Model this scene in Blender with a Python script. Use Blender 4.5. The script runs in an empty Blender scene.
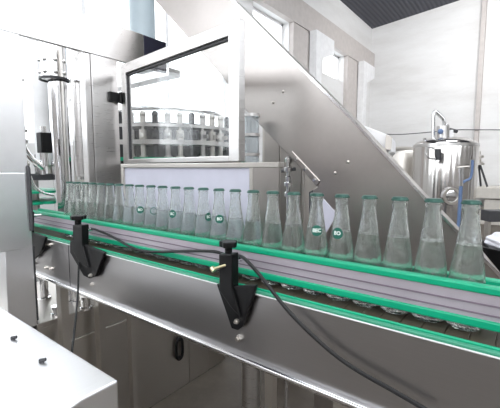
import bpy, bmesh, math, random
from mathutils import Vector, Matrix
random.seed(4)
S = bpy.context.scene
COL = S.collection

# ------------------------------------------------------------------ camera
F, CX, CY, CZ = 360.0, 250.0, 204.0, 1.25
PITCH, YAW = math.atan(36/360), math.radians(37.5)
cd = bpy.data.cameras.new('camera'); cam = bpy.data.objects.new('camera', cd); COL.objects.link(cam)
cam.location = (0, 0, CZ); cam.rotation_euler = (math.pi/2-PITCH, 0, YAW)
cd.sensor_fit = 'HORIZONTAL'; cd.sensor_width = 36; cd.lens = 36*F/500; cd.clip_start = .02
S.camera = cam

def ray(px, py):
    x = (px-CX)/F; y = -(py-CY)/F
    f = math.cos(PITCH)+y*math.sin(PITCH); u = -math.sin(PITCH)+y*math.cos(PITCH)
    return Vector((-math.sin(YAW)*f+math.cos(YAW)*x, math.cos(YAW)*f+math.sin(YAW)*x, u))
def onpl(px, py, p0, n):
    d = ray(px, py); o = Vector((0, 0, CZ)); t = (Vector(p0)-o).dot(n)/d.dot(n); return o+d*t
def atY(px, py, Y): return onpl(px, py, (0, Y, 0), Vector((0, 1, 0)))
def atX(px, py, X): return onpl(px, py, (X, 0, 0), Vector((1, 0, 0)))
def atZ(px, py, Z): return onpl(px, py, (0, 0, Z), Vector((0, 0, 1)))
FWD = Vector((-math.sin(YAW), math.cos(YAW), 0)); RGT = Vector((math.cos(YAW), math.sin(YAW), 0))
def atD(px, py, D): return onpl(px, py, FWD*D, FWD)

# ------------------------------------------------------------------ materials
def nodes(name):
    m = bpy.data.materials.new(name); m.use_nodes = True
    nt = m.node_tree; return m, nt, nt.nodes['Principled BSDF']
def coords(nt, scale):
    tc = nt.nodes.new('ShaderNodeTexCoord'); mp = nt.nodes.new('ShaderNodeMapping')
    mp.inputs['Scale'].default_value = scale
    nt.links.new(tc.outputs['Object'], mp.inputs['Vector']); return mp.outputs['Vector']
def ramp(nt, fac, stops):
    r = nt.nodes.new('ShaderNodeValToRGB'); nt.links.new(fac, r.inputs['Fac'])
    el = r.color_ramp.elements
    while len(el) < len(stops): el.new(.5)
    for e, (p, c) in zip(el, stops): e.position = p; e.color = (*c, 1) if len(c) == 3 else c
    return r.outputs['Color']
def noise(nt, vec, scale, detail=4, rough=.55):
    n = nt.nodes.new('ShaderNodeTexNoise'); n.inputs['Scale'].default_value = scale
    n.inputs['Detail'].default_value = detail; n.inputs['Roughness'].default_value = rough
    nt.links.new(vec, n.inputs['Vector']); return n.outputs['Fac']
def bump(nt, b, h, strength, dist=.002):
    n = nt.nodes.new('ShaderNodeBump'); n.inputs['Strength'].default_value = strength; n.inputs['Distance'].default_value = dist
    nt.links.new(h, n.inputs['Height']); nt.links.new(n.outputs['Normal'], b.inputs['Normal'])
def plain(name, c, rough=.5, metal=0, spec=None):
    m, nt, b = nodes(name); b.inputs['Base Color'].default_value = (*c, 1)
    if spec is not None: b.inputs['Specular IOR Level'].default_value = spec
    b.inputs['Roughness'].default_value = rough; b.inputs['Metallic'].default_value = metal
    v = coords(nt, (1, 1, 1)); f = noise(nt, v, 9)
    col = ramp(nt, f, [(.3, tuple(x*.93 for x in c)), (.7, tuple(min(1, x*1.05) for x in c))])
    nt.links.new(col, b.inputs['Base Color']); return m
def steel(name, c, rough, stretch=(1, 1, 40), br=.04, big=.08):
    """brushed sheet metal: fine streaks in roughness and a slight buckle of the sheet"""
    m, nt, b = nodes(name); b.inputs['Metallic'].default_value = 1
    f = noise(nt, coords(nt, stretch), 14, 3)
    col = ramp(nt, f, [(.25, tuple(x*.97 for x in c)), (.75, tuple(min(1, x*1.02) for x in c))])
    nt.links.new(col, b.inputs['Base Color'])
    mr = nt.nodes.new('ShaderNodeMapRange'); nt.links.new(f, mr.inputs['Value'])
    mr.inputs['To Min'].default_value = rough-br*.5; mr.inputs['To Max'].default_value = rough+br*.5
    nt.links.new(mr.outputs['Result'], b.inputs['Roughness'])
    bump(nt, b, noise(nt, coords(nt, (1, 1, 1)), 3.5, 1), big, .02)
    return m
M = {}
M['steel'] = steel('brushed_steel', (.66, .645, .635), .28)
M['steel_plate'] = steel('conveyor_steel', (.47, .46, .46), .33, (1, 30, 30), .03, .02)
M['steel_dull'] = steel('dull_steel', (.62, .59, .55), .38)
M['hopper_steel'] = steel('elevator_steel', (.46, .43, .41), .3, (3, 3, 3), .05, .16)
M['cover_steel'] = steel('cover_steel', (.90, .90, .91), .36, (30, 1, 1))
M['chrome'] = plain('chrome', (.85, .85, .86), .12, 1)
M['tank_steel'] = steel('tank_steel', (.62, .60, .58), .16, (14, 14, .4), .05, .15)
M['black'] = plain('black_plastic', (.0045, .0045, .005), .38, 0, .3)
M['dark'] = plain('dark_grey', (.05, .05, .055), .5)
M['rubber'] = plain('cable_rubber', (.006, .006, .007), .5)
M['green'] = plain('green_plastic', (.0, .36, .19), .38)
M['green_light'] = plain('green_wear_strip', (.05, .29, .18), .35)
M['alu'] = plain('rail_aluminium', (.47, .43, .48), .4, .3)
M['groove'] = plain('rail_groove', (.20, .16, .20), .6)
M['white_panel'] = plain('white_panel', (.60, .60, .70), .45)
M['white_paint'] = plain('white_paint', (.85, .85, .86), .5)
M['cap'] = plain('teal_cap_enamel', (.02, .075, .058), .3, .4)
M['badge'] = plain('green_badge', (.0, .11, .075), .5)
M['letter'] = plain('white_print', (.8, .88, .84), .5)
M['blue'] = plain('blue_paint', (.13, .20, .36), .45)
M['bluegrey'] = plain('blue_grey_duct', (.36, .43, .47), .4)
M['belt'] = plain('belt_chain', (.07, .06, .042), .45)
M['stone'] = plain('pale_stone', (.66, .63, .58), .8)
M['navy'] = plain('dark_navy', (.03, .03, .05), .25)  # dark navy tone for the header's end stretch
M['grey_wall'] = plain('grey_render', (.52, .50, .48), .85)
M['cloth'] = plain('white_cloth', (.8, .8, .86), .9)

def mk_wall():
    m, nt, b = nodes('white_plaster')
    v = coords(nt, (1, 1, 1))
    a = noise(nt, coords(nt, (.35, .35, 1.4)), 1.6, 6, .65)
    col = ramp(nt, a, [(.32, (.70, .69, .68)), (.5, (.77, .765, .76)), (.72, (.82, .82, .82))])
    nt.links.new(col, b.inputs['Base Color']); b.inputs['Roughness'].default_value = .85
    bump(nt, b, noise(nt, v, 14), .25, .02); return m
M['wall'] = mk_wall()
M['pier'] = plain('pinkish_render', (.56, .52, .50), .85)
def mk_floor():
    m, nt, b = nodes('wet_concrete')
    a = noise(nt, coords(nt, (1, 1, 1)), 2.2, 8, .68)
    col = ramp(nt, a, [(.3, (.05, .04, .03)), (.55, (.11, .092, .075)), (.75, (.19, .165, .14))])
    nt.links.new(col, b.inputs['Base Color'])
    mr = nt.nodes.new('ShaderNodeMapRange'); nt.links.new(a, mr.inputs['Value'])
    mr.inputs['To Min'].default_value = .35; mr.inputs['To Max'].default_value = .75
    nt.links.new(mr.outputs['Result'], b.inputs['Roughness']); return m
M['floor'] = mk_floor()
def mk_ceiling():
    m, nt, b = nodes('dark_sheet_roof')
    w = nt.nodes.new('ShaderNodeTexWave'); w.inputs['Scale'].default_value = 3
    nt.links.new(coords(nt, (1, 1, 1)), w.inputs['Vector'])
    col = ramp(nt, w.outputs['Fac'], [(0, (.055, .058, .075)), (1, (.085, .09, .11))])
    nt.links.new(col, b.inputs['Base Color']); b.inputs['Roughness'].default_value = .7
    bump(nt, b, w.outputs['Fac'], .5, .03); return m
M['ceiling'] = mk_ceiling()
def mk_glass(name, tint, ior, bumpy=0):
    m, nt, b = nodes(name)
    b.inputs['Base Color'].default_value = (*tint, 1); b.inputs['Transmission Weight'].default_value = 1
    b.inputs['Roughness'].default_value = .0; b.inputs['IOR'].default_value = ior
    if bumpy:
        bump(nt, b, noise(nt, coords(nt, (1, 1, .7)), 230, 2), bumpy, .0012)
        # cold bottle: beads of condensation scatter a little light
        df = nt.nodes.new('ShaderNodeBsdfTranslucent'); df.inputs['Color'].default_value = (.95, .97, .96, 1)
        d2 = nt.nodes.new('ShaderNodeBsdfDiffuse'); d2.inputs['Color'].default_value = (.95, .97, .96, 1)
        m0 = nt.nodes.new('ShaderNodeMixShader'); nt.links.new(df.outputs[0], m0.inputs[1]); nt.links.new(d2.outputs[0], m0.inputs[2])
        fr = nt.nodes.new('ShaderNodeMapRange'); nt.links.new(noise(nt, coords(nt, (1, 1, .5)), 210, 3, .7), fr.inputs['Value'])
        fr.inputs['From Min'].default_value = .45; fr.inputs['From Max'].default_value = .72
        fr.inputs['To Min'].default_value = .015; fr.inputs['To Max'].default_value = .30
        m1 = nt.nodes.new('ShaderNodeMixShader'); nt.links.new(fr.outputs[0], m1.inputs[0]); nt.links.new(b.outputs[0], m1.inputs[1]); nt.links.new(m0.outputs[0], m1.inputs[2])
        nt.links.new(m1.outputs[0], nt.nodes['Material Output'].inputs['Surface'])
    return m
M['glass'] = mk_glass('bottle_glass', (.97, 1, .985), 1.5, .32)
M['water'] = mk_glass('clear_drink', (.86, .90, .88), 1.33)
def mk_pane(name, tint, refl):
    """thin sheet: the light passes straight on, a part mirrors off"""
    m, nt, b = nodes(name); nt.nodes.remove(b)
    out = nt.nodes['Material Output']
    tr = nt.nodes.new('ShaderNodeBsdfTransparent'); tr.inputs['Color'].default_value = (*tint, 1)
    gl = nt.nodes.new('ShaderNodeBsdfGlossy'); gl.inputs['Roughness'].default_value = .03
    lw = nt.nodes.new('ShaderNodeLayerWeight'); lw.inputs['Blend'].default_value = .5
    pw = nt.nodes.new('ShaderNodeMath'); pw.operation = 'POWER'; nt.links.new(lw.outputs['Facing'], pw.inputs[0]); pw.inputs[1].default_value = 4
    fr = nt.nodes.new('ShaderNodeMapRange'); nt.links.new(pw.outputs[0], fr.inputs['Value'])
    fr.inputs['To Min'].default_value = refl; fr.inputs['To Max'].default_value = .9
    mx = nt.nodes.new('ShaderNodeMixShader')
    nt.links.new(fr.outputs[0], mx.inputs[0]); nt.links.new(tr.outputs[0], mx.inputs[1]); nt.links.new(gl.outputs[0], mx.inputs[2])
    nt.links.new(mx.outputs[0], out.inputs['Surface']); return m
M['pane'] = mk_pane('clear_pane', (.97, .98, .98), .05)
M['jar'] = mk_pane('clear_tube', (.90, .92, .93), .12)
def mk_emit(name, c, s):
    m, nt, b = nodes(name); b.inputs['Emission Color'].default_value = (*c, 1); b.inputs['Emission Strength'].default_value = s
    b.inputs['Base Color'].default_value = (.8, .8, .8, 1); return m
M['lamp'] = mk_emit('lamp_tube', (1, .98, .95), 14)

# ------------------------------------------------------------------ mesh builder
class MB:
    def __init__(s): s.bm = bmesh.new()
    def face(s, vs, fs):
        bv = [s.bm.verts.new(v) for v in vs]
        for f in fs:
            try: s.bm.faces.new([bv[i] for i in f])
            except ValueError: pass
        return s
    def box(s, a, b):
        (x0, y0, z0), (x1, y1, z1) = a, b
        x0, x1 = sorted((x0, x1)); y0, y1 = sorted((y0, y1)); z0, z1 = sorted((z0, z1))
        return s.face([(x0,y0,z0),(x1,y0,z0),(x1,y1,z0),(x0,y1,z0),(x0,y0,z1),(x1,y0,z1),(x1,y1,z1),(x0,y1,z1)],
                      [(0,3,2,1),(4,5,6,7),(0,1,5,4),(1,2,6,5),(2,3,7,6),(3,0,4,7)])
    def obox(s, o, u, v, w):
        """box from a corner and three edge vectors"""
        o, u, v, w = map(Vector, (o, u, v, w))
        p = [o, o+u, o+u+v, o+v]; return s.prism(p, w)
    def prism(s, pts, vec):
        pts = [Vector(p) for p in pts]; n = len(pts); vec = Vector(vec)
        a = pts+[p+vec for p in pts]
        return s.face(a, [tuple(range(n))[::-1], tuple(range(n, 2*n))]+[(i, (i+1) % n, n+(i+1) % n, n+i) for i in range(n)])
    def lathe(s, prof, c=(0, 0, 0), ax=(0, 0, 1), n=24, close=False):
        ax = Vector(ax).normalized(); t = Vector((1, 0, 0)) if abs(ax.x) < .9 else Vector((0, 1, 0))
        u = (t-ax*t.dot(ax)).normalized(); v = ax.cross(u); c = Vector(c)
        rings = []
        for r, h in prof:
            if r < 1e-6: rings.append([s.bm.verts.new(c+ax*h)])
            else: rings.append([s.bm.verts.new(c+ax*h+(u*math.cos(2*math.pi*i/n)+v*math.sin(2*math.pi*i/n))*r) for i in range(n)])
        if close: rings.append(rings[0])
        for a, b in zip(rings, rings[1:]):
            for i in range(n):
                j = (i+1) % n
                try:
                    if len(a) == 1 and len(b) == 1: continue
                    if len(a) == 1: s.bm.faces.new((a[0], b[i], b[j]))
                    elif len(b) == 1: s.bm.faces.new((a[i], a[j], b[0]))
                    else: s.bm.faces.new((a[i], a[j], b[j], b[i]))
                except ValueError: pass
        return s
    def cyl(s, a, b, r, n=20, r2=None):
        a, b = Vector(a), Vector(b); L = (b-a).length; r2 = r if r2 is None else r2
        return s.lathe([(0, 0), (r, 0), (r2, L), (0, L)], a, b-a, n)
    def ball(s, c, r, n=14, sz=1):
        return s.lathe([(r*math.sin(math.pi*k/8), -r*sz*math.cos(math.pi*k/8)) for k in range(9)], c, (0, 0, 1), n)
    def tube(s, pts, r, n=10, smooth=4):
        P = [Vector(p) for p in pts]
        if smooth > 1 and len(P) > 2:
            Q = []
            E = [P[0]*2-P[1]]+P+[P[-1]*2-P[-2]]
            for i in range(1, len(E)-2):
                a, b, c, d = E[i-1:i+3]
                for k in range(smooth):
                    t = k/smooth
                    Q.append(.5*((2*b)+(c-a)*t+(2*a-5*b+4*c-d)*t*t+(3*b-a-3*c+d)*t**3))
            P = Q+[P[-1]]
        rings = []; up = None
        for i, p in enumerate(P):
            t = (P[min(i+1, len(P)-1)]-P[max(i-1, 0)]).normalized()
            if up is None:
                up = Vector((0, 0, 1)) if abs(t.z) < .9 else Vector((1, 0, 0))
            u = (up-t*up.dot(t)).normalized(); up = u; v = t.cross(u)
            rings.append([s.bm.verts.new(p+(u*math.cos(2*math.pi*k/n)+v*math.sin(2*math.pi*k/n))*r) for k in range(n)])
        for a, b in zip(rings, rings[1:]):
            for i in range(n):
                j = (i+1) % n; s.bm.faces.new((a[i], a[j], b[j], b[i]))
        s.bm.faces.new(rings[0][::-1]); s.bm.faces.new(rings[-1]); return s
    def build(s, name, mat, parent=None, smooth=False, bevel=0, label=None):
        bmesh.ops.recalc_face_normals(s.bm, faces=s.bm.faces)
        me = bpy.data.meshes.new(name); s.bm.to_mesh(me); s.bm.free()
        o = bpy.data.objects.new(name, me); COL.objects.link(o)
        me.materials.append(M[mat] if isinstance(mat, str) else mat)
        if smooth:
            for p in me.polygons: p.use_smooth = True
            try: me.set_sharp_from_angle(angle=math.radians(38))
            except Exception: pass
        if bevel:
            b = o.modifiers.new('bevel', 'BEVEL'); b.width = bevel; b.segments = 2; b.limit_method = 'ANGLE'
        if parent is not None:
            o.parent = parent; bpy.context.view_layer.update()
            o.matrix_parent_inverse = parent.matrix_world.inverted()
        if label: o['label'] = label
        return o
def thing(name, label, cat, loc=(0, 0, 0), group=None):
    o = bpy.data.objects.new(name, None); COL.objects.link(o); o.location = loc
    o.empty_display_size = .05; bpy.context.view_layer.update()
    return tag(o, label, cat, group)
def tag(o, label, cat, group=None):
    o['label'] = label; o['category'] = cat
    if group: o['group'] = group
    return o
def struct(name, mb, mat, **k):
    o = mb.build(name, mat, **k); o['kind'] = 'structure'; return o

FZ = -.06           # floor level
XF = -1.567         # the side of the filling machine that faces along the line
WX, WY = -4.0, 11.3 # the window wall and the back wall

# ------------------------------------------------------------------ the hall
struct('floor', MB().box((-4.3, -5, FZ-.1), (7, 11.6, FZ)), 'floor')
struct('wall_back', MB().box((-4.3, WY, FZ), (7, WY+.25, 6.7)), 'wall')
struct('wall_front', MB().box((-4.3, -5.25, FZ), (7, -5, 2.9)), 'pier')
struct('wall_right', MB().box((7, -5.25, FZ), (7.25, 7.5, 3.7)).box((7, 7.5, FZ), (7.25, 11.6, 6.7)), 'grey_wall')
WL = MB()
zw0, zw1 = 3.5, 4.17
op = [(8.05, 9.25, zw0, zw1), (5.3, 6.5, zw0, zw1), (-2.6, 4.7, 1.5, 3.7)]
edges = sorted(op)
y = -5
for y0, y1, z0, z1 in edges:
    WL.box((WX-.25, y, FZ), (WX, y0, 5.6)); WL.box((WX-.25, y0, FZ), (WX, y1, z0)); WL.box((WX-.25, y0, z1), (WX, y1, 5.6)); y = y1
WL.box((WX-.25, y, FZ), (WX, WY, 5.6))
struct('wall_left', WL, 'wall')
for k, (y0, y1, z0, z1) in enumerate(op):
    w = MB()
    for a, b in (((y0, z0), (y0+.05, z1)), ((y1-.05, z0), (y1, z1)), ((y0, z0), (y1, z0+.05)), ((y0, z1-.05), (y1, z1))):
        w.box((WX-.2, a[0], a[1]), (WX-.14, b[0], b[1]))
    n = 6 if y1-y0 > 2 else 1
    for q in range(1, n): w.box((WX-.2, y0+(y1-y0)*q/n-.025, z0), (WX-.14, y0+(y1-y0)*q/n+.025, z1))
    fo = struct('window_%d' % (k+1), w, 'white_paint')
    MB().box((WX-.175, y0, z0), (WX-.17, y1, z1)).build('pane', 'pane', fo)
# beam under the eaves, corbelled posts, piers, the pier on the back wall
struct('trim_1', MB().prism([(WX, -5, 4.17), (WX+.12, -5, 4.17), (WX+.12, -5, 4.68), (WX, -5, 4.68)], (0, WY+4.95, 0)), 'pier')
n = 2
for yb in (9.95, 7.15):
    n += 1
    struct('trim_%d' % n, MB().prism([(WX+.13, yb, FZ), (WX+.13, yb+.26, FZ), (WX+.13, yb+.26, 3.62), (WX+.13, yb+.88, 3.86), (WX+.13, yb+.88, 4.165), (WX+.13, yb, 4.165)], (.16, 0, 0)), 'white_paint')
for yb, w in ((9.28, .70), (6.52, .66)):
    n += 1
    struct('trim_%d' % n, MB().box((WX, yb, FZ), (WX+.1, yb+w, 4.165)), 'pier')
xa = atY(474, 150, WY).x; xb = atY(480, 150, WY).x
struct('trim_%d' % (n+1), MB().box((xa, WY-.18, FZ), (xa+.10, WY, 6.2)), 'pier')
# roof: dark sheets sloping up from the eaves, with open roof lights
ce = MB()
def zc(x): return 5.45+(x+4)*.09
def roof(x0, x1, y0, y1): ce.prism([(x0, y0, zc(x0)), (x1, y0, zc(x1)), (x1, y1, zc(x1)), (x0, y1, zc(x0))], (0, 0, .08))
roof(-4.3, 7, 6.6, 11.6); roof(-4.3, 7, -5.2, -1.5)
roof(-4.3, -2.6, -1.5, 6.6); roof(-.2, 2.2, -1.5, 6.6); roof(4.6, 7, -1.5, 6.6)
struct('ceiling', ce, 'ceiling')
rl = MB(); 
for x0, x1 in ((-2.6, -.2), (2.2, 4.6)):
    rl.prism([(x0, -1.5, zc(x0)+.03), (x1, -1.5, zc(x1)+.03), (x1, 6.6, zc(x1)+.03), (x0, 6.6, zc(x0)+.03)], (0, 0, .01))
struct('window_4', rl, 'pane')

# ------------------------------------------------------------------ conveyor
YP, YB = .66, .765
X0, X1 = -2.0, .75
cv = thing('bottle_conveyor', 'long steel bottle conveyor with green guide rails carrying the row of glass bottles', 'conveyor', (-.6, YB, FZ))
ZB = .955
sp = MB(); sp.box((X0, YP, .785), (X1, YP+.004, .957)); sp.box((X0, YP, .953), (X1, YP+.03, .957)); sp.box((X0, .865, .785), (X1, .869, .957))
sp.build('side_panel', 'steel_plate', cv)
MB().box((-1.395, YP-.0012, .79), (-1.392, YP+.002, .955)).build('panel_joint', 'dark', cv)
MB().cyl((X0, YP-.006, .785), (X1, YP-.006, .785), .0085, 16).build('edge_tube', 'chrome', cv, True)
MB().box((X0, YP-.003, .957), (X1, YP+.008, .9635)).build('wear_strip', 'green_light', cv, bevel=.002)
MB().box((X0, YP-.0052, .9555), (X1, YP+.01, .9575)).build('strip_lip', 'white_paint', cv)
MB().box((X0, YP+.011, .957), (X1, YP+.017, .9655)).build('wear_strip', 'green', cv, bevel=.002)
b = MB(); x = X0
while x < X1:
    b.box((x, YP+.020, .944), (x+.0365, .86, ZB)); x += .038
b.build('belt', 'belt', cv)
# front guide rail: two green lips on an extruded rail with grooves
gr = MB().box((X0, .716, .988), (X1, .726, 1.038)).build('guide_rail', 'alu', cv, bevel=.002)
MB().box((X0, .713, 1.036), (X1, .733, 1.050)).build('rail_lip', 'green', gr, bevel=.003)
MB().box((X0, .712, .975), (X1, .733, .991)).build('rail_lip', 'green', gr, bevel=.003)
MB().box((X0, .7145, 1.016), (X1, .717, 1.019)).build('rail_groove', 'groove', gr)
MB().box((X0, .7145, .999), (X1, .717, 1.002)).build('rail_groove', 'groove', gr)
rr = MB().box((X0, .806, .985), (X1, .816, 1.036)).build('guide_rail', 'alu', cv, bevel=.002)
MB().box((X0, .798, 1.024), (X1, .82, 1.040)).build('rail_lip', 'green', rr, bevel=.003)
MB().box((X0, .798, .975), (X1, .82, .99)).build('rail_lip', 'green', rr, bevel=.003)
# legs under the bed, mostly out of view
for lx in (-1.5, -.27, .6):
    for ly in (.675, .835): MB().box((lx-.02, ly-.015, FZ), (lx+.02, ly+.015, .79)).build('leg', 'steel_dull', cv)
MB().box((-1.5, .74, .2), (.6, .77, .23)).build('stretcher', 'steel_dull', cv)
# bolts on the side panel
def bolt(px, py, parent, Y=YP, r=.008, name='bolt'):
    c = atY(px, py, Y); MB().lathe([(0, -.011), (r*.6, -.011), (r*.6, -.006), (r, -.006), (r, 0), (0, 0)], c, (0, 1, 0), 6).build(name, 'steel_dull', parent)
for px, py in ((46, 243.5), (50.5, 244.5), (36, 263), (46.5, 267.5), (51.5, 268.5), (93, 284), (239, 338)): bolt(px, py, cv)
# black guide rail brackets
def bracket(plate, clamp, knob, bolts, label):
    yf = .634
    bk = MB().prism([atY(*p, .652) for p in plate], (0, -.010, 0)).build('guide_bracket', 'black', cv, bevel=.002, label=label)
    p = [atY(*q, yf) for q in clamp]
    MB().prism(p, (0, .026, 0)).build('clamp_block', 'black', bk, bevel=.003)
    k0 = atY(knob[0], knob[1], .650); k1 = atY(knob[0], knob[2], .650); rk = knob[3]
    kb = MB().cyl((k0.x, .650, k0.z), (k1.x, .650, k1.z-.012), rk*.45, 14)
    top = k1.z; prof = []
    nn = 30; pts = [(k1.x+rk*(1+.13*math.cos(5*t))*math.cos(t), 0.650+rk*(1+.13*math.cos(5*t))*math.sin(t), top-.014) for t in [2*math.pi*i/nn for i in range(nn)]]
    kb.prism(pts, (0, 0, .014)); kb.build('knob', 'black', bk, bevel=.002)
    MB().cyl((k0.x, .658, k0.z-.02), (k0.x, .716, k0.z-.02), .006, 12).build('rail_pin', 'chrome', bk)
    for q in bolts: bolt(*q, bk, .642, .0065)
    return bk
bracket([(72.5, 240), (87, 244), (107, 252), (98, 276), (92, 278), (86, 275), (72.5, 252)], [(72.5, 225), (82, 225), (82, 246), (88, 268), (80, 264), (72.5, 251)], (78, 226, 215.5, .026), [(91.5, 275)], 'black guide rail bracket left of centre with cable wrapped on it')
bracket([(219, 283), (239, 285), (259, 284), (245, 325), (240, 329), (234, 327)], [(218.5, 254), (232, 254), (232, 290), (240, 318), (231, 308), (219, 291)], (228.5, 255, 241, .0205), [(237.5, 321)], 'large black guide rail bracket in the middle with brass thumb screw')
bracket([(24, 225), (34, 232), (48, 237), (44, 250), (36, 259), (32, 257), (24, 248)], [(23.5, 212), (28, 212), (28, 235), (28, 250), (24, 245)], (26, 212, 206, .02), [], 'black guide rail bracket beside the grey machine post')
ts = MB(); a = atY(213, 269, .622); c = atY(226, 265, .636); ts.cyl(a, c, .0035, 10); ts.cyl(a+Vector((-.004, 0, .003)), a+Vector((.004, 0, -.004)), .0065, 10)
ts.build('thumb_screw', plain('brass', (.75, .66, .42), .3, 1), cv)

# ------------------------------------------------------------------ bottles
def bottle_profile():
    return [(0, .004), (.022, .003), (.0275, 0), (.0300, .003), (.0305, .010), (.0307, .06), (.0303, .085), (.0282, .108), (.0250, .130),
            (.0215, .152), (.0183, .174), (.0155, .195), (.0140, .210), (.0136, .218), (.0150, .220), (.0150, .225), (.0137, .226), (.0137, .234)]
def rad(z):
    p = bottle_profile()[3:]
    for (r0, z0), (r1, z1) in zip(p, p[1:]):
        if z0 <= z <= z1: return r0+(r1-r0)*(z-z0)/max(1e-9, z1-z0)
    return .03
outer = bottle_profile()
LIQ = .155
inner = [(max(.002, r-.0024) if r else 0, z) for r, z in outer if z > .006]
inner = [(0, .008), (.020, .007)]+[(r, max(z, .010)) for r, z in inner]
g = MB(); g.lathe(outer+inner[::-1], n=40)
GL = g.build('glass_body', 'glass', None, True)
w = [(0, .0078), (.020, .0068)]+[(r+.0001, max(z, .0098)) for r, z in inner[2:] if z < LIQ]+[(rad(LIQ)-.0023, LIQ), (0, LIQ)]
WT = MB().lathe(w, n=40).build('drink', 'water', None, True)
cp = MB(); nn = 42; ht = [(.0163, .2295), (.0161, .2312), (.0146, .2355), (.0130, .2367), (0, .237)]
rings = []
for k, (r, z) in enumerate(ht[:-1]):
    rings.append([cp.bm.verts.new(((r+(.0007*math.cos(21*2*math.pi*i/nn) if k < 2 else 0))*math.cos(2*math.pi*i/nn), (r+(.0007*math.cos(21*2*math.pi*i/nn) if k < 2 else 0))*math.sin(2*math.pi*i/nn), z)) for i in range(nn)])
tp = cp.bm.verts.new((0, 0, .237))
for a, b_ in zip(rings, rings[1:]):
    for i in range(nn): cp.bm.faces.new((a[i], a[(i+1) % nn], b_[(i+1) % nn], b_[i]))
for i in range(nn): cp.bm.faces.new((rings[-1][i], rings[-1][(i+1) % nn], tp))
CP = cp.build('crown_cap', 'cap', None, True)
for o in (GL, WT, CP): COL.objects.unlink(o)
def badge(parent, ang, text, zc_=.151, R=.0125, ring=False):
    """round printed badge bent on the bottle's skin; ang = direction it faces"""
    def wrap(u, v, off):
        z = zc_+v; r = rad(z)+off; t = ang+u/rad(zc_); return (r*math.cos(t), r*math.sin(t), z)
    m = MB(); nr, na = 5, 28
    if ring:
        a = [m.bm.verts.new(wrap(R*math.cos(2*math.pi*i/na), R*math.sin(2*math.pi*i/na), .0004)) for i in range(na)]
        b2 = [m.bm.verts.new(wrap(R*.8*math.cos(2*math.pi*i/na), R*.8*math.sin(2*math.pi*i/na), .0004)) for i in range(na)]
        for i in range(na): m.bm.faces.new((a[i], a[(i+1) % na], b2[(i+1) % na], b2[i]))
    else:
        prev = None
        for k in range(1, nr+1):
            rr_ = R*k/nr
            cur = [m.bm.verts.new(wrap(rr_*math.cos(2*math.pi*i/na), rr_*math.sin(2*math.pi*i/na), .0004)) for i in range(na)]
            if prev is None: m.bm.faces.new(cur)
            else:
                for i in range(na): m.bm.faces.new((prev[i], prev[(i+1) % na], cur[(i+1) % na], cur[i]))
            prev = cur
    bo = m.build('badge', 'badge', parent); bo.matrix_parent_inverse = Matrix.Identity(4)
    if text:
        cu = bpy.data.curves.new('t', 'FONT'); cu.body = text; cu.size = .0115; cu.align_x = 'CENTER'; cu.align_y = 'CENTER'; cu.resolution_u = 3
        cu.offset = .0004
        to = bpy.data.objects.new('t', cu); COL.objects.link(to); bpy.context.view_layer.update()
        me = bpy.data.meshes.new_from_object(to.evaluated_get(bpy.context.evaluated_depsgraph_get()))
        bpy.data.objects.remove(to)
        for v in me.vertices: v.co = wrap(v.co.x*.95, v.co.y, .0009)
        lo = bpy.data.objects.new('lettering', me); COL.objects.link(lo); me.materials.append(M['letter']); lo.parent = bo
    return bo
caps = [70,78,85,93,101,110,119,130,141,153,164,177.5,191.7,204.7,222,238,256,276,295,320,344,372,402,435,471.6]
xs = [-1.5725+.0623*i for i in range(25)]
ordw = ['first', 'second', 'third', 'fourth', 'fifth', 'sixth', 'seventh', 'eighth', 'ninth', 'tenth', 'eleventh', 'twelfth', 'thirteenth']
toCam = lambda x: math.atan2(-YB, -x)
BADGE = {8: ('BO', 0, 0), 9: (None, .35, 1), 11: ('BC', -.55, 0), 13: ('BO', .75, 0), 14: ('BO', .05, 0), 19: ('BEC', .05, 0), 20: ('BO', -.40, 0)}
for i, x in enumerate(xs):
    r = thing('glass_bottle', 'x', 'bottle', (x+random.uniform(-.0003, .0003), YB+random.uniform(-.0008, .0008), ZB), 'capped glass bottles in a row on the conveyor')
    r.rotation_euler.z = random.uniform(0, 6.28) if i not in BADGE else 0
    for src in (GL, WT, CP):
        c = src.copy(); COL.objects.link(c); c.parent = r
    k = 24-i
    where = 'rightmost, nearest bottle of the row on the conveyor' if k == 0 else ('leftmost, farthest bottle of the row on the conveyor' if i == 0 else
             (ordw[k]+' bottle from the right end of the row' if k <= 12 else ordw[i]+' bottle from the left end of the row'))
    ex = 'clear glass bottle, '
    if i in BADGE:
        t, da, ring = BADGE[i]
        badge(r, toCam(x)+da, t, ring=bool(ring))
        ex = 'glass bottle with '+('thin ring mark, ' if ring else 'green %s badge, ' % t)
    r['label'] = ex+where

# ------------------------------------------------------------------ filling machine (left)
fm = thing('filling_machine', 'stainless steel filling machine with open glazed door, at the far end of the conveyor', 'machine', (XF, 1.1, FZ))
yA = .60
MB().box((XF-.09, .50, FZ), (XF, yA, 1.757)).build('corner_post', 'cover_steel', fm, bevel=.003)
MB().box((XF-.10, .47, .93), (XF+.002, .591, 1.232)).build('post_sleeve', 'cover_steel', fm, bevel=.004)
hk = MB(); hk.tube([(XF-.02, .596, 1.255), (XF+.0, .600, 1.25), (XF+.002, .600, 1.2), (XF+.002, .600, 1.0)], .008); hk.build('edge_guard', 'dark', fm, True)
MB().box((XF-.02, .25, 1.756), (XF, 1.165, 1.915)).build('header_panel', 'steel', fm, bevel=.002)
MB().box((XF-.02, 1.168, 1.756), (XF-.002, 1.31, 1.915)).build('header_end', 'navy', fm, bevel=.002)  # end stretch of the header, coloured dark navy
MB().box((XF-.03, .882, .585), (XF, 1.012, 1.756)).build('side_panel', 'steel', fm, bevel=.003)
MB().box((XF-.05, .852, .608), (XF-.004, .880, 1.756)).build('frame_post', 'steel', fm, bevel=.003)
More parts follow.
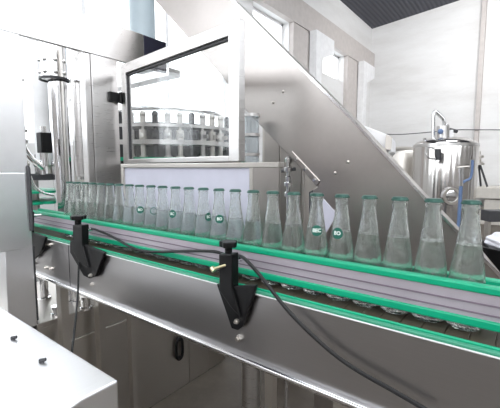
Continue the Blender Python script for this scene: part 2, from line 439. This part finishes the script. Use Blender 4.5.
# base cabinet: bed, skirts, doors
MB().box((XF-1.4, .40, .585), (XF, .86, .608)).build('bed_plate', 'steel_dull', fm, bevel=.003)
MB().box((XF-1.4, .30, .487), (XF-.004, 1.76, .585)).build('upper_skirt', 'steel_dull', fm, bevel=.002)
MB().box((XF-1.4, .30, FZ+.0), (XF, 1.432, .484)).build('lower_skirt', 'steel_dull', fm, bevel=.003)
MB().box((XF-.7, 1.437, FZ+.0), (XF-.002, 1.60, .484)).build('lower_skirt', 'steel_dull', fm, bevel=.003)
MB().box((XF-.7, 1.603, FZ+.0), (XF-.004, 1.765, .484)).build('lower_skirt', 'steel_dull', fm, bevel=.003)
MB().box((XF-.3, .885, .612), (XF-.006, 1.76, .80)).build('side_skirt', 'steel_dull', fm, bevel=.003)
ph = []
for k in range(25):
    t = 2*math.pi*k/24; ph.append((XF+.014, 1.346+.024*math.cos(t), .197+.064*(1 if math.sin(t) > 0 else -1)*abs(math.sin(t))**.6))
hd = MB().tube(ph, .0085, 8, 1); hd.box((XF-.002, 1.338, .245), (XF+.02, 1.354, .262)); hd.box((XF-.002, 1.338, .132), (XF+.02, 1.354, .149))
hd.build('pull_handle', 'black', fm, True)
lg = MB().box((XF-.07, .602, .612), (XF-.03, .618, .93)); lg.build('inner_post', 'dark', fm)
# interior: columns, fittings, star wheel
def px3(px, py, X): return atX(px, py, X)
def column(px, X, wpx, z0, z1, mat, name, n=24):
    c = px3(px, 168, X); d = Vector((c.x, c.y, 0)).dot(FWD); r = wpx*.5*d/F
    return MB().cyl((c.x, c.y, z0), (c.x, c.y, z1), r, n).build(name, mat, fm, True), c, r
column(62, -2.0, 17, .61, 1.72, 'chrome', 'column')
o, c, r = column(59, -2.0, 24, 1.71, 2.0, 'chrome', 'column_head')
for t in (-1.2, -.5, .3, 1.0):
    for z in (1.74, 1.80): MB().ball((c.x+r*math.cos(t-.6), c.y+r*math.sin(t-.6), z), .011).build('column_bolt', 'chrome', o, True)
MB().lathe([(r, 0), (r+.008, 0), (r+.008, .012), (r, .012)], (c.x, c.y, 1.705), n=24, close=True).build('column_ring', 'dark', o, True)
column(45, -2.3, 15, 1.27, 2.1, 'white_paint', 'white_column')
column(82, -1.75, 13, 1.21, 1.90, 'steel', 'lift_column')
o, c, r = column(83, -1.72, 11, 1.66, 1.75, 'chrome', 'lift_collar')
MB().box((-1.9, .95, 1.12), (-1.72, 1.0, 1.9)).build('inner_panel', 'steel_dull', fm)
for z in (1.195, 1.17):
    MB().cyl((-1.72, .895, z), (-1.72, .895, z+.014), .02, 14).build('lift_clamp', 'chrome', fm, True)
MB().box((-1.76, .88, 1.10), (-1.68, .91, 1.17)).build('lift_foot', 'dark', fm)
a = px3(40.5, 132, -1.8); b2 = px3(53, 153, -1.8)
sb = MB().box((-1.8, a.y, b2.z), (-1.85, b2.y, a.z)).build('sensor_box', 'black', fm, bevel=.003)
MB().box((-1.7985, a.y+.006, b2.z+.012), (-1.80, a.y+.03, a.z-.018)).build('sensor_label', 'black', sb)
cc = (a+b2)/2
MB().cyl((-1.83, cc.y, a.z), (-1.83, cc.y, a.z+.03), .012, 12).build('sensor_cap', 'chrome', sb, True)
MB().cyl((-1.83, cc.y, b2.z-.06), (-1.83, cc.y, b2.z), .014, 12).build('sensor_stem', 'chrome', sb, True)
for y_, z_ in ((45, 1.8), (110, 1.48), (126, 1.41)):
    MB().box((-2.6, .45, z_), (-2.58, 1.0, z_+.018)).build('cross_bar', 'steel', fm)
# rinsing star wheel with chrome grippers beside the conveyor end
sc = Vector((-2.25, .86, 0))
def starwheel(c, R, z, th, name, n=14):
    pts = []
    for k in range(n*8):
        t = 2*math.pi*k/(n*8); q = abs(math.sin(n*t/2)); pts.append((c.x+(R-.026*(1-q)**1.2)*math.cos(t), c.y+(R-.026*(1-q)**1.2)*math.sin(t), z))
    return MB().prism(pts, (0, 0, th)).build(name, 'green', fm)
starwheel(sc, .21, 1.055, .014, 'star_wheel'); starwheel(sc, .21, 1.115, .012, 'star_wheel')
MB().cyl((sc.x, sc.y, .60), (sc.x, sc.y, 1.20), .05).build('wheel_hub', 'steel', fm, True)
MB().lathe([(.17, 0), (.21, 0), (.21, .03), (.17, .03)], (sc.x, sc.y, 1.185), n=48, close=True).build('gripper_ring', 'dark', fm, True)
for k in range(15):
    t = 2*math.pi*k/15; p = Vector((sc.x+.19*math.cos(t), sc.y+.19*math.sin(t), 1.213))
    gp = MB().cyl(p, p+Vector((0, 0, .05)), .014, 10)
    gp.ball(p+Vector((0, 0, .06)), .022, 10); gp.cyl(p+Vector((0, 0, .06)), p+Vector((0, 0, .12)), .010, 10); gp.box((p.x-.02, p.y-.007, p.z+.02), (p.x+.02, p.y+.007, p.z+.034)); gp.build('gripper', ('chrome', 'dark', 'steel_dull')[k % 3], fm, True)
MB().tube([px3(30, 176, -1.72), px3(35, 187, -1.72), px3(44, 193, -1.72), px3(54, 195, -1.72)], .006).build('guide_wire', 'chrome', fm, True)
MB().tube([px3(22, 125, -1.9), px3(23, 145, -1.9), px3(33, 160, -1.9), px3(43, 168, -1.9)], .013).build('rinse_pipe', 'chrome', fm, True)
MB().box((-2.7, .55, 1.28), (-2.68, .95, 1.42)).build('blue_guard', 'bluegrey', fm)
# fittings on the bed below the conveyor
for px, py, h, rr_ in ((42, 287, .09, .03), (63, 293, .13, .016), (69, 291, .13, .014), (76, 291, .12, .014), (57, 303, .03, .018), (86, 297, .05, .02)):
    p = atZ(px, py+12, .608)
    MB().lathe([(0, 0), (rr_*1.35, 0), (rr_*1.35, .012), (rr_, .014), (rr_, h), (rr_*1.2, h), (rr_*1.2, h+.012), (0, h+.012)], (p.x, p.y, .608), n=18).build('bed_fitting', 'chrome', fm, True)
# glazed door, swung out towards the camera
zt, zb = 1.735, 1.272
h0 = Vector((XF+.004, 1.024, 0)); h1 = Vector((-.772, .945, 0)); u = (h1-h0).normalized(); L = (h1-h0).length; nrm = Vector((u.y, -u.x, 0)); T = nrm*-.03
def dbox(m, s0, s1, z0, z1, off=0, th=.03):
    m.obox(h0+u*s0+Vector((0, 0, z0))-nrm*off, u*(s1-s0), Vector((0, 0, z1-z0)), nrm*-th); return m
dr = dbox(MB(), 0, .045, zb, zt); dbox(dr, L-.05, L, zb, zt); dbox(dr, .045, L-.05, zt-.045, zt); dbox(dr, .045, L-.05, zb, zb+.02)
door = dr.build('glazed_door', 'steel', fm, bevel=.002)
sl = dbox(MB(), .045, L-.05, zt-.055, zt-.045, .008, .012); dbox(sl, L-.057, L-.05, zb+.02, zt-.045, .008, .012); dbox(sl, .045, .05, zb+.02, zt-.045, .008, .012); sl.build('door_seal', 'dark', door)
dbox(MB(), .05, L-.057, zb+.02, zt-.055, .013, .004).build('door_pane', 'pane', door)
hg = MB(); a = atX(117, 98, XF)
hg.box((XF-.001, a.y-.045, a.z-.022), (XF+.014, a.y+.008, a.z+.022)); hg.cyl((XF+.014, a.y+.012, a.z-.026), (XF+.014, a.y+.012, a.z+.026), .009, 12)
dbox(hg, .0, .035, a.z-.022, a.z+.022, -.008, .008); hg.build('door_hinge', 'black', door)
# the filling carousel behind the door: ring plates, valves, bottle neck guides
kc = Vector((-2.35, 1.95, 0)); KR = .62
for z, rr_, th, mt in ((1.405, .62, .03, 'steel'), (1.52, .60, .02, 'steel'), (1.275, .60, .02, 'dark')):
    MB().lathe([(rr_-.14, 0), (rr_, 0), (rr_, th), (rr_-.14, th)], (kc.x, kc.y, z), n=64, close=True).build('ring_plate', mt, fm, True)
MB().cyl((kc.x, kc.y, FZ), (kc.x, kc.y, 1.57), .42, 48).build('carousel_drum', 'dark', fm, True)
for k in range(46):
    t = 2*math.pi*k/46; e = Vector((math.cos(t), math.sin(t), 0)); p = kc+e*(KR-.035)
    v = MB().cyl(p+Vector((0, 0, 1.435)), p+Vector((0, 0, 1.50)), .026, 10); v.cyl(p+Vector((0, 0, 1.54)), p+Vector((0, 0, 1.585)), .02, 10)
    v.ball(p+Vector((0, 0, 1.60)), .022, 10); v.box(p+e*.02+Vector((-.012, -.012, 1.45)), p+e*.05+Vector((.012, .012, 1.475)))
    v.cyl(p+Vector((0, 0, 1.33)), p+Vector((0, 0, 1.405)), .018, 10); v.cyl(p+Vector((0, 0, 1.295)), p+Vector((0, 0, 1.33)), .027, 10)
    v.cyl(p+Vector((0, 0, 1.30)), p+Vector((0, 0, 1.60)), .010, 8); v.build('filling_valve', ('steel_dull', 'dark', 'steel')[k % 3], fm, True)
MB().lathe([(.3, 0), (.64, 0), (.64, .022), (.3, .022)], (kc.x, kc.y, 1.298), n=64, close=True).build('bottle_guide', 'green', fm, True)
MB().tube([kc+Vector((.45*math.cos(t), .45*math.sin(t), 1.66)) for t in [i*.2-2.6 for i in range(18)]], .014).build('feed_pipe', 'chrome', fm, True)
MB().box((-2.9, 1.35, 1.76), (XF-.03, 1.43, 1.80)).build('roof_rail', 'steel', fm)

# ------------------------------------------------------------------ white-faced guard behind the bottles
YG = .886
gd = thing('guard_panel', 'steel guard stand with framed white panel directly behind the left bottles', 'guard panel', (-1.0, YG, FZ))
xl, xm, xr = -1.354, -.66, -.568; zt2 = 1.267
fr = MB()
fr.box((xl, YG-.012, zt2-.016), (xr, YG+.02, zt2)); fr.box((xl, YG-.012, 1.0), (xl+.018, YG+.012, zt2-.016)); fr.box((xm-.014, YG-.012, 1.0), (xm, YG+.012, zt2-.016))
fr.box((xl, YG-.012, .97), (xr, YG+.012, 1.0)); fr.build('frame', 'steel_dull', gd, bevel=.002)
MB().box((xl+.018, YG-.004, 1.0), (xm-.014, YG, zt2-.016)).build('white_panel', 'white_panel', gd)
MB().box((xm, YG-.010, 1.0), (xr, YG-.004, zt2-.016)).build('steel_panel', 'hopper_steel', gd)
for lx in (xl+.02, xr-.03): MB().box((lx-.015, YG-.012, FZ), (lx+.015, YG+.014, .97)).build('leg', 'steel_dull', gd)

# clear tube and chrome valve stack behind it
p = atD(251, 168, 1.52)
ct = thing('clear_tube_column', 'upright clear plastic tube with bands behind the door edge', 'tube', (p.x, p.y, FZ))
MB().lathe([(.034, 0), (.034, .45), (.031, .45), (.031, 0)], (p.x, p.y, 1.02), n=28, close=True).build('clear_tube', 'jar', ct, True)
for z in (1.46, 1.38, 1.30, 1.20): MB().lathe([(.0345, 0), (.038, 0), (.038, .012), (.0345, .012)], (p.x, p.y, z), n=28, close=True).build('tube_band', 'steel', ct, True)
MB().cyl((p.x, p.y, FZ), (p.x, p.y, 1.02), .04).build('stand', 'steel', ct, True)
p = atD(288.5, 168, 1.60)
vs = thing('valve_stack', 'chrome stack of valve knobs on rod under the elevator edge', 'valve', (p.x, p.y, FZ))
MB().cyl((p.x, p.y, FZ), (p.x, p.y, 1.30), .009, 12).build('rod', 'chrome', vs, True)
for z, q in ((1.27, .017), (1.23, .022), (1.19, .014), (1.165, .02), (1.12, .018)): MB().lathe([(.0, 0), (q, .004), (q, .02), (q*.6, .026), (0, .026)], (p.x, p.y, z), n=14).build('knob', 'chrome', vs, True)
MB().cyl((p.x-.03, p.y-.01, 1.236), (p.x+.03, p.y+.01, 1.246), .008, 10).build('handle', 'dark', vs, True)

# ------------------------------------------------------------------ inclined elevator
ang = math.radians(63.9)
eu = (-RGT*math.sin(ang)+FWD*math.cos(ang)).normalized()
en = Vector((eu.y, -eu.x, 0))
if en.dot(FWD) < 0: en = -en                           # away from the camera
pe = atD(318, 168, 1.5)
E = lambda px, py, off=0: onpl(px, py, pe, en)+en*off
el = thing('inclined_elevator', 'big sloping stainless steel elevator chute rising behind the bottles to the upper left', 'elevator', (E(440, 300).x, E(440, 300).y, FZ))
pts = [(145, -11), (222, 76), (242, 106), (318, 187), (313, 190), (313, 300), (314, 420), (500, 420), (545, 330), (497, 272), (425, 198), (352, 118), (319, 86), (273.5, 40.5), (222, -12)]
W = [E(*q) for q in pts]
MB().prism(W, en*.30).build('side_panel', 'hopper_steel', el, bevel=.002)
# folded lip along the upper edge
lip = [(222, -12), (273.5, 40), (352, 117.5), (425, 197), (497, 271), (540, 316)]
lm = MB()
for a, b2 in zip(lip, lip[1:]):
    A, B_ = E(*a), E(*b2); d = Vector((0, 0, -.012)); lm.prism([A+Vector((0, 0, .002)), B_+Vector((0, 0, .002)), B_+d, A+d], -en*.012)
lm.build('edge_lip', 'chrome', el)
fl = MB().prism([E(289, 154), E(292.5, 151), E(320.5, 181), E(317, 186.5)], -en*.008).build('flange', 'hopper_steel', el, bevel=.002)
for q in ((296.5, 159.5), (305.5, 169.5), (315, 180)):
    c = E(*q); MB().lathe([(0, .017), (.006, .017), (.008, .013), (.008, .007), (0, .007)], c, -en, 6).build('flange_bolt', 'chrome', fl)
for q in ((273, 102.5), (283, 91.5), (348, 162), (335, 173)):
    c = E(*q); MB().lathe([(0, .006), (.005, .005), (.007, 0), (0, 0)], c, -en, 10).build('rivet', 'steel_dull', el)
MB().prism([E(309, 192), E(313, 190), E(313, 300), E(309, 300)], en*.2).build('end_plate', 'dark', el)
MB().prism([E(322, 197), E(337, 213.5), E(331, 225), E(324, 236), E(321, 236)], -en*.006).build('white_plate', 'white_panel', el)
# grey end box behind the upper edge, with its little bracket
wb = MB().prism([E(351, 117, .32), E(380, 128, .32), E(384, 133, .32), E(384, 148, .32), E(372, 160, .32), E(351, 150, .32)], en*.25).build('drive_cover', 'white_paint', el, bevel=.003)
MB().prism([E(378, 128, .315), E(385, 131, .315), E(384, 146, .315), E(377, 146, .315)], -en*.02).build('cover_bracket', 'steel_dull', wb)

# plain steel cabinet standing behind the elevator
a = atD(262, 168, 2.25)
kb = thing('steel_cabinet', 'tall plain grey steel cabinet half hidden behind the sloping elevator', 'cabinet', (a.x+.2, a.y+.2, FZ))
MB().box((a.x, a.y, FZ+.08), (a.x+.30, a.y+.3, 1.53)).build('body', 'steel_dull', kb, bevel=.006)
MB().box((a.x+.02, a.y-.006, .1), (a.x+.13, a.y+.002, 1.50)).box((a.x+.14, a.y-.006, .1), (a.x+.28, a.y+.002, 1.50)).build('front_panel', 'hopper_steel', kb, bevel=.002)
MB().box((a.x+.03, a.y+.03, FZ), (a.x+.27, a.y+.27, FZ+.08)).build('plinth', 'dark', kb)

# ------------------------------------------------------------------ grey-blue duct above the header
p = atX(142, 12, -2.15)
dc = thing('round_duct', 'blue-grey round duct above the machine header', 'duct', (p.x, p.y, 1.92))
MB().cyl((p.x, p.y, 1.918), (p.x, p.y, 2.6), .085, 28).build('duct_pipe', 'bluegrey', dc, True)
MB().lathe([(.086, 0), (.10, 0), (.10, .02), (.086, .02)], (p.x, p.y, 1.918), n=28, close=True).build('collar', 'dark', dc, True)

# ------------------------------------------------------------------ steel cover box in the foreground
bx = thing('steel_cover_box', 'shiny steel box cover with two small clips, bottom left foreground', 'box', (-1.2, .25, FZ))
zt3 = .80; xr3 = -.665; yb3 = .405
MB().prism([(-1.5, yb3, zt3), (-1.5, yb3-.082, zt3), (-1.5, yb3-.40, zt3-.06), (-1.5, yb3-.40, .5), (-1.5, yb3, .5)], (1.5+xr3, 0, 0)).build('cover', 'cover_steel', bx, bevel=.004)
for lx in (-1.4, -.75):
    for ly in (.05, .37): MB().box((lx-.02, ly-.02, FZ), (lx+.02, ly+.02, .5)).build('leg', 'steel_dull', bx)
for q in ((13, 341), (41.5, 364)):
    c = atZ(*q, zt3-.004); cl = MB().cyl(c+Vector((0, 0, -.006)), c+Vector((0, 0, .008)), .0055, 10); cl.cyl(c+Vector((-.004, -.002, .008)), c+Vector((.008, .006, .011)), .004, 8); cl.build('clip', 'dark', bx)

# ------------------------------------------------------------------ cables
P1 = [(86, 230), (92, 228.5), (100, 231.3), (110, 235.5), (120, 241), (130, 246.8), (140, 250), (152, 251.7), (172, 251.5), (192, 251), (214, 251.4)]
P2 = [(240, 256), (248, 262), (258, 273), (270, 288), (280, 301), (292, 315), (310, 333), (335, 355), (360, 372), (392, 390), (430, 412)]
path = [atY(*q, .700) for q in P1]+[atY(227, 255, .706)]+[atY(*P2[0], .700)]+[atY(*q, .64) for q in P2[1:]]
tag(MB().tube(path, .0042, 8).build('cable', 'rubber', None, True), 'long black cable sagging along the guide rail then across the steel side', 'cable')
path = [atY(79, 262, .638), atY(78.5, 272, .632), atY(78, 290, .60), atY(76, 315, .56), atY(74, 335, .53), atY(72, 352, .50), atY(72, 380, .48)]
tag(MB().tube(path, .0035, 8).build('cable', 'rubber', None, True), 'black cable hanging straight down from the left bracket behind the steel box', 'cable')

# ------------------------------------------------------------------ far right: tanks and odds and ends
def tank(px, dist, wpx, ytop, label, mat, ribs=False):
    c = atD(px, 168, dist); r = wpx*.5*dist/F; z = atD(px, ytop, dist-r*.2).z
    t = thing('steel_tank', label, 'tank', (c.x, c.y, FZ))
    prof = [(0, .25), (r, .25), (r, z-.10), (r*.985, z-.06), (r*.93, z-.02), (r*.7, z+.04), (r*.35, z+.075), (0, z+.085)]
    sm = MB().lathe(prof, (c.x, c.y, 0), n=160)
    if ribs:
        for v in sm.bm.verts:
            d = Vector((v.co.x-c.x, v.co.y-c.y, 0))
            if d.length > r*.99:
                a = math.atan2(d.y, d.x); k = 1+.006*math.cos(40*a)+.003*math.sin(17*a)
                v.co.x = c.x+d.x*k; v.co.y = c.y+d.y*k
    sm.build('shell', mat, t, True)
    for k in range(3):
        a = k*2.1+.4; MB().cyl((c.x+r*.8*math.cos(a), c.y+r*.8*math.sin(a), FZ), (c.x+r*.8*math.cos(a), c.y+r*.8*math.sin(a), .3), .04, 12).build('leg', 'steel_dull', t)
    return t, c, r, z
t1, c1, r1, z1 = tank(444, 7.0, 57, 141, 'large shiny ribbed stainless tank with pipes on its domed top, at the right', 'tank_steel', True)
t2, c2, r2, z2 = tank(401, 8.6, 48, 150, 'plain pale steel tank behind the elevator, left of the piped tank', 'steel_dull')
MB().lathe([(r1, 0), (r1+.012, 0), (r1+.012, .05), (r1, .05)], (c1.x, c1.y, z1-.11), n=48, close=True).build('rim_band', 'steel', t1, True)
D = lambda px, py, d=6.95: atD(px, py, d)
MB().tube([D(433.5, 140), D(433.3, 125), D(433.5, 114), D(436, 112), D(440, 115.5), D(443.5, 119.5), D(444.5, 126)], .035, 10).build('gooseneck_pipe', 'chrome', t1, True)
MB().tube([D(428, 146), D(425, 143), D(424.5, 138)], .03, 8).build('inlet_elbow', 'chrome', t1, True)
MB().cyl(D(443, 139), D(443, 126), .11, 14).build('agitator_drive', 'steel', t1, True)
MB().ball(D(440.5, 131.5, 6.8), .05).build('drive_cap', 'blue', t1, True)
MB().cyl(D(447, 129), D(457, 131.5), .035, 10).build('valve_handle', 'dark', t1, True)
MB().cyl(D(450.5, 139), D(450.5, 130), .05, 10).build('vent_stub', 'white_paint', t1, True)
MB().cyl(D(447, 140), D(447, 124), .03, 10).build('vent_stub', 'chrome', t1, True)
MB().tube([D(427, 147, 6.35), D(426, 154, 6.3), D(430, 158.5, 6.3), D(436, 158, 6.3), D(437, 151, 6.3), D(433, 148, 6.35), D(428, 147.5, 6.35)], .014, 8).build('hose_loop', 'steel', t1, True)
MB().cyl(D(438, 149, 6.3), D(438, 160, 6.3), .05, 10).build('gauge_stem', 'dark', t1, True)
mw = MB().lathe([(0, .05), (.09, .045), (.145, .02), (.15, 0), (.15, -.05), (0, -.05)], D(450.5, 196, 6.33), -FWD, 28).build('manway', 'chrome', t1, True)
MB().lathe([(.11, .055), (.15, .055), (.15, .03), (.11, .03)], D(450.5, 196, 6.33), -FWD, 28, True).build('manway_ring', 'steel_dull', mw, True)
# blue stand pipe with a cross handle
d5 = 5.6
b0 = atD(461, 184, d5)
bp = thing('blue_standpipe', 'blue upright pipe with crosswise handle in front of the large tank', 'pipe', (b0.x, b0.y, FZ))
MB().cyl((b0.x, b0.y, FZ), (b0.x, b0.y, b0.z), .026, 14).build('pipe', 'blue', bp, True)
MB().cyl(atD(461, 186, d5), atD(461, 168, d5), .03, 12).build('valve_stem', 'chrome', bp, True)
MB().cyl(atD(456.5, 167.5, d5), atD(469, 166.5, d5), .014, 8).build('cross_handle', 'steel_dull', bp, True)
MB().tube([atD(461, 184, d5), atD(465, 181, d5), atD(470, 178.5, d5), atD(472, 171, d5), atD(472.5, 160, d5)], .02, 8).build('hose', 'blue', bp, True)
# stone ledge by the back wall with a tripod tap stand and a grey box
q0 = atD(474, 200, 8.4)
lg = MB()
zl = [FZ, .26, .55, .82]
for k in range(3):
    yk = q0.y+.04*(2-k)
    for i in range(5): lg.box((q0.x+.62*i+(.2 if k % 2 else 0), yk, zl[k]), (q0.x+.62*i+.6+(.2 if k % 2 else 0), WY-.2, zl[k+1]-.02))
lo = lg.build('stone_ledge', 'stone', None, bevel=.01); tag(lo, 'low ledge of pale stone blocks by the white wall at the right', 'ledge')
q1 = atZ(479, 187, .80)
tp_ = thing('tripod_tap', 'small metal tap head on dark tripod legs standing on the stone ledge', 'tap', (q1.x, q1.y, .805))
dq = Vector((q1.x, q1.y, 0)).dot(FWD); T_ = lambda px, py: atD(px, py, dq)
hz = T_(478.5, 165)
for ex, ey in ((-.13, -.1), (.17, -.05), (.02, .18)): MB().cyl((q1.x+ex, q1.y+ey, .812), (hz.x+ex*.2, hz.y+ey*.2, hz.z), .022, 8).build('leg', 'dark', tp_)
MB().lathe([(0, 0), (.12, 0), (.12, .05), (.05, .06), (.05, .16), (.10, .17), (.10, .22), (.03, .23), (.03, .32), (0, .32)], hz, n=14).build('tap_head', 'steel_dull', tp_, True)
MB().cyl(T_(475, 162), T_(482.5, 163), .03, 8).build('spout', 'steel_dull', tp_)
p = atD(496, 222, 5.0)
gb = thing('grey_box', 'dark grey box on a stand in front of the stone ledge', 'box', (p.x, p.y, FZ))
a = atD(490, 211, 5.0); MB().obox((a.x, a.y, p.z), RGT*.34, FWD*.2, (0, 0, a.z-p.z)).build('body', 'dark', gb, bevel=.006)
for k in (0.02, .28): MB().obox(Vector((a.x, a.y, FZ))+RGT*k+FWD*.05, RGT*.04, FWD*.08, (0, 0, p.z-FZ)).build('leg', 'steel_dull', gb)
# black bin with a white bundle on it
d6 = 2.7
a = atD(485, 246, d6)
bn = tag(MB().lathe([(0, FZ), (.20, FZ), (.24, a.z-.02), (.25, a.z-.02), (.25, a.z), (.22, a.z), (.20, a.z-.06), (0, a.z-.06)], a+RGT*.20+Vector((0, 0, -a.z)), n=30).build('black_bin', 'black', None, True), 'black bin at the right edge behind the last bottle', 'bin')
sk = MB(); c = a+RGT*.15+Vector((0, 0, .03))
bmesh.ops.create_icosphere(sk.bm, subdivisions=4, radius=1)
for v in sk.bm.verts:
    n_ = v.co.normalized(); k = 1+.10*math.sin(5*n_.x+2*n_.z)*math.cos(4*n_.y+1)+.05*math.sin(11*n_.z+3*n_.x)
    v.co = c+Vector((n_.x*.12*k, n_.y*.12*k, n_.z*.075*k))
tag(sk.build('white_bundle', 'cloth', None, True), 'white cloth bundle resting on the black bin at right edge', 'cloth')
# wire along the back wall
tag(MB().tube([atY(379, 134, WY-.2), atY(400, 134.4, WY-.2), atY(425, 132.6, WY-.2), atY(452, 130, WY-.2), atY(480, 129.8, WY-.2), atY(520, 130, WY-.2)], .012, 6).build('wall_wire', 'dark', None, True), 'thin wire strung along the white back wall above the tanks', 'wire')

# ------------------------------------------------------------------ daylight and added fill lights
W_ = bpy.data.worlds.new('daylight'); S.world = W_; W_.use_nodes = True
bg = W_.node_tree.nodes['Background']; bg.inputs['Color'].default_value = (.93, .96, 1, 1); bg.inputs['Strength'].default_value = 2.7
def area(name, loc, tgt, sx, sy, power, col=(1, 1, 1)):
    l = bpy.data.lights.new(name, 'AREA'); l.shape = 'RECTANGLE'; l.size = sx; l.size_y = sy; l.energy = power; l.color = col
    o = bpy.data.objects.new(name, l); COL.objects.link(o); o.location = loc
    o.rotation_euler = (Vector(tgt)-Vector(loc)).to_track_quat('-Z', 'Y').to_euler(); return o
area('back_wall_fill', (-.5, 8.0, 5.2), (-1.5, 11, 2.5), 1.2, 1.2, 85)  # added fill light without a fixture, brightens the back wall
area('front_fill', (1.6, -1.6, 4.6), (-.9, 1.0, .4), 2.0, .4, 60)  # unseen overhead fill, added for front light and highlights

S.view_settings.view_transform = 'Standard'; S.view_settings.look = 'None'; S.view_settings.gamma = 1
S.view_settings.use_curve_mapping = False; S.view_settings.exposure = .52
S.render.film_transparent = False
try:
    S.cycles.max_bounces = 20; S.cycles.transmission_bounces = 20; S.cycles.transparent_max_bounces = 24; S.cycles.glossy_bounces = 6; S.cycles.diffuse_bounces = 4
except Exception: pass
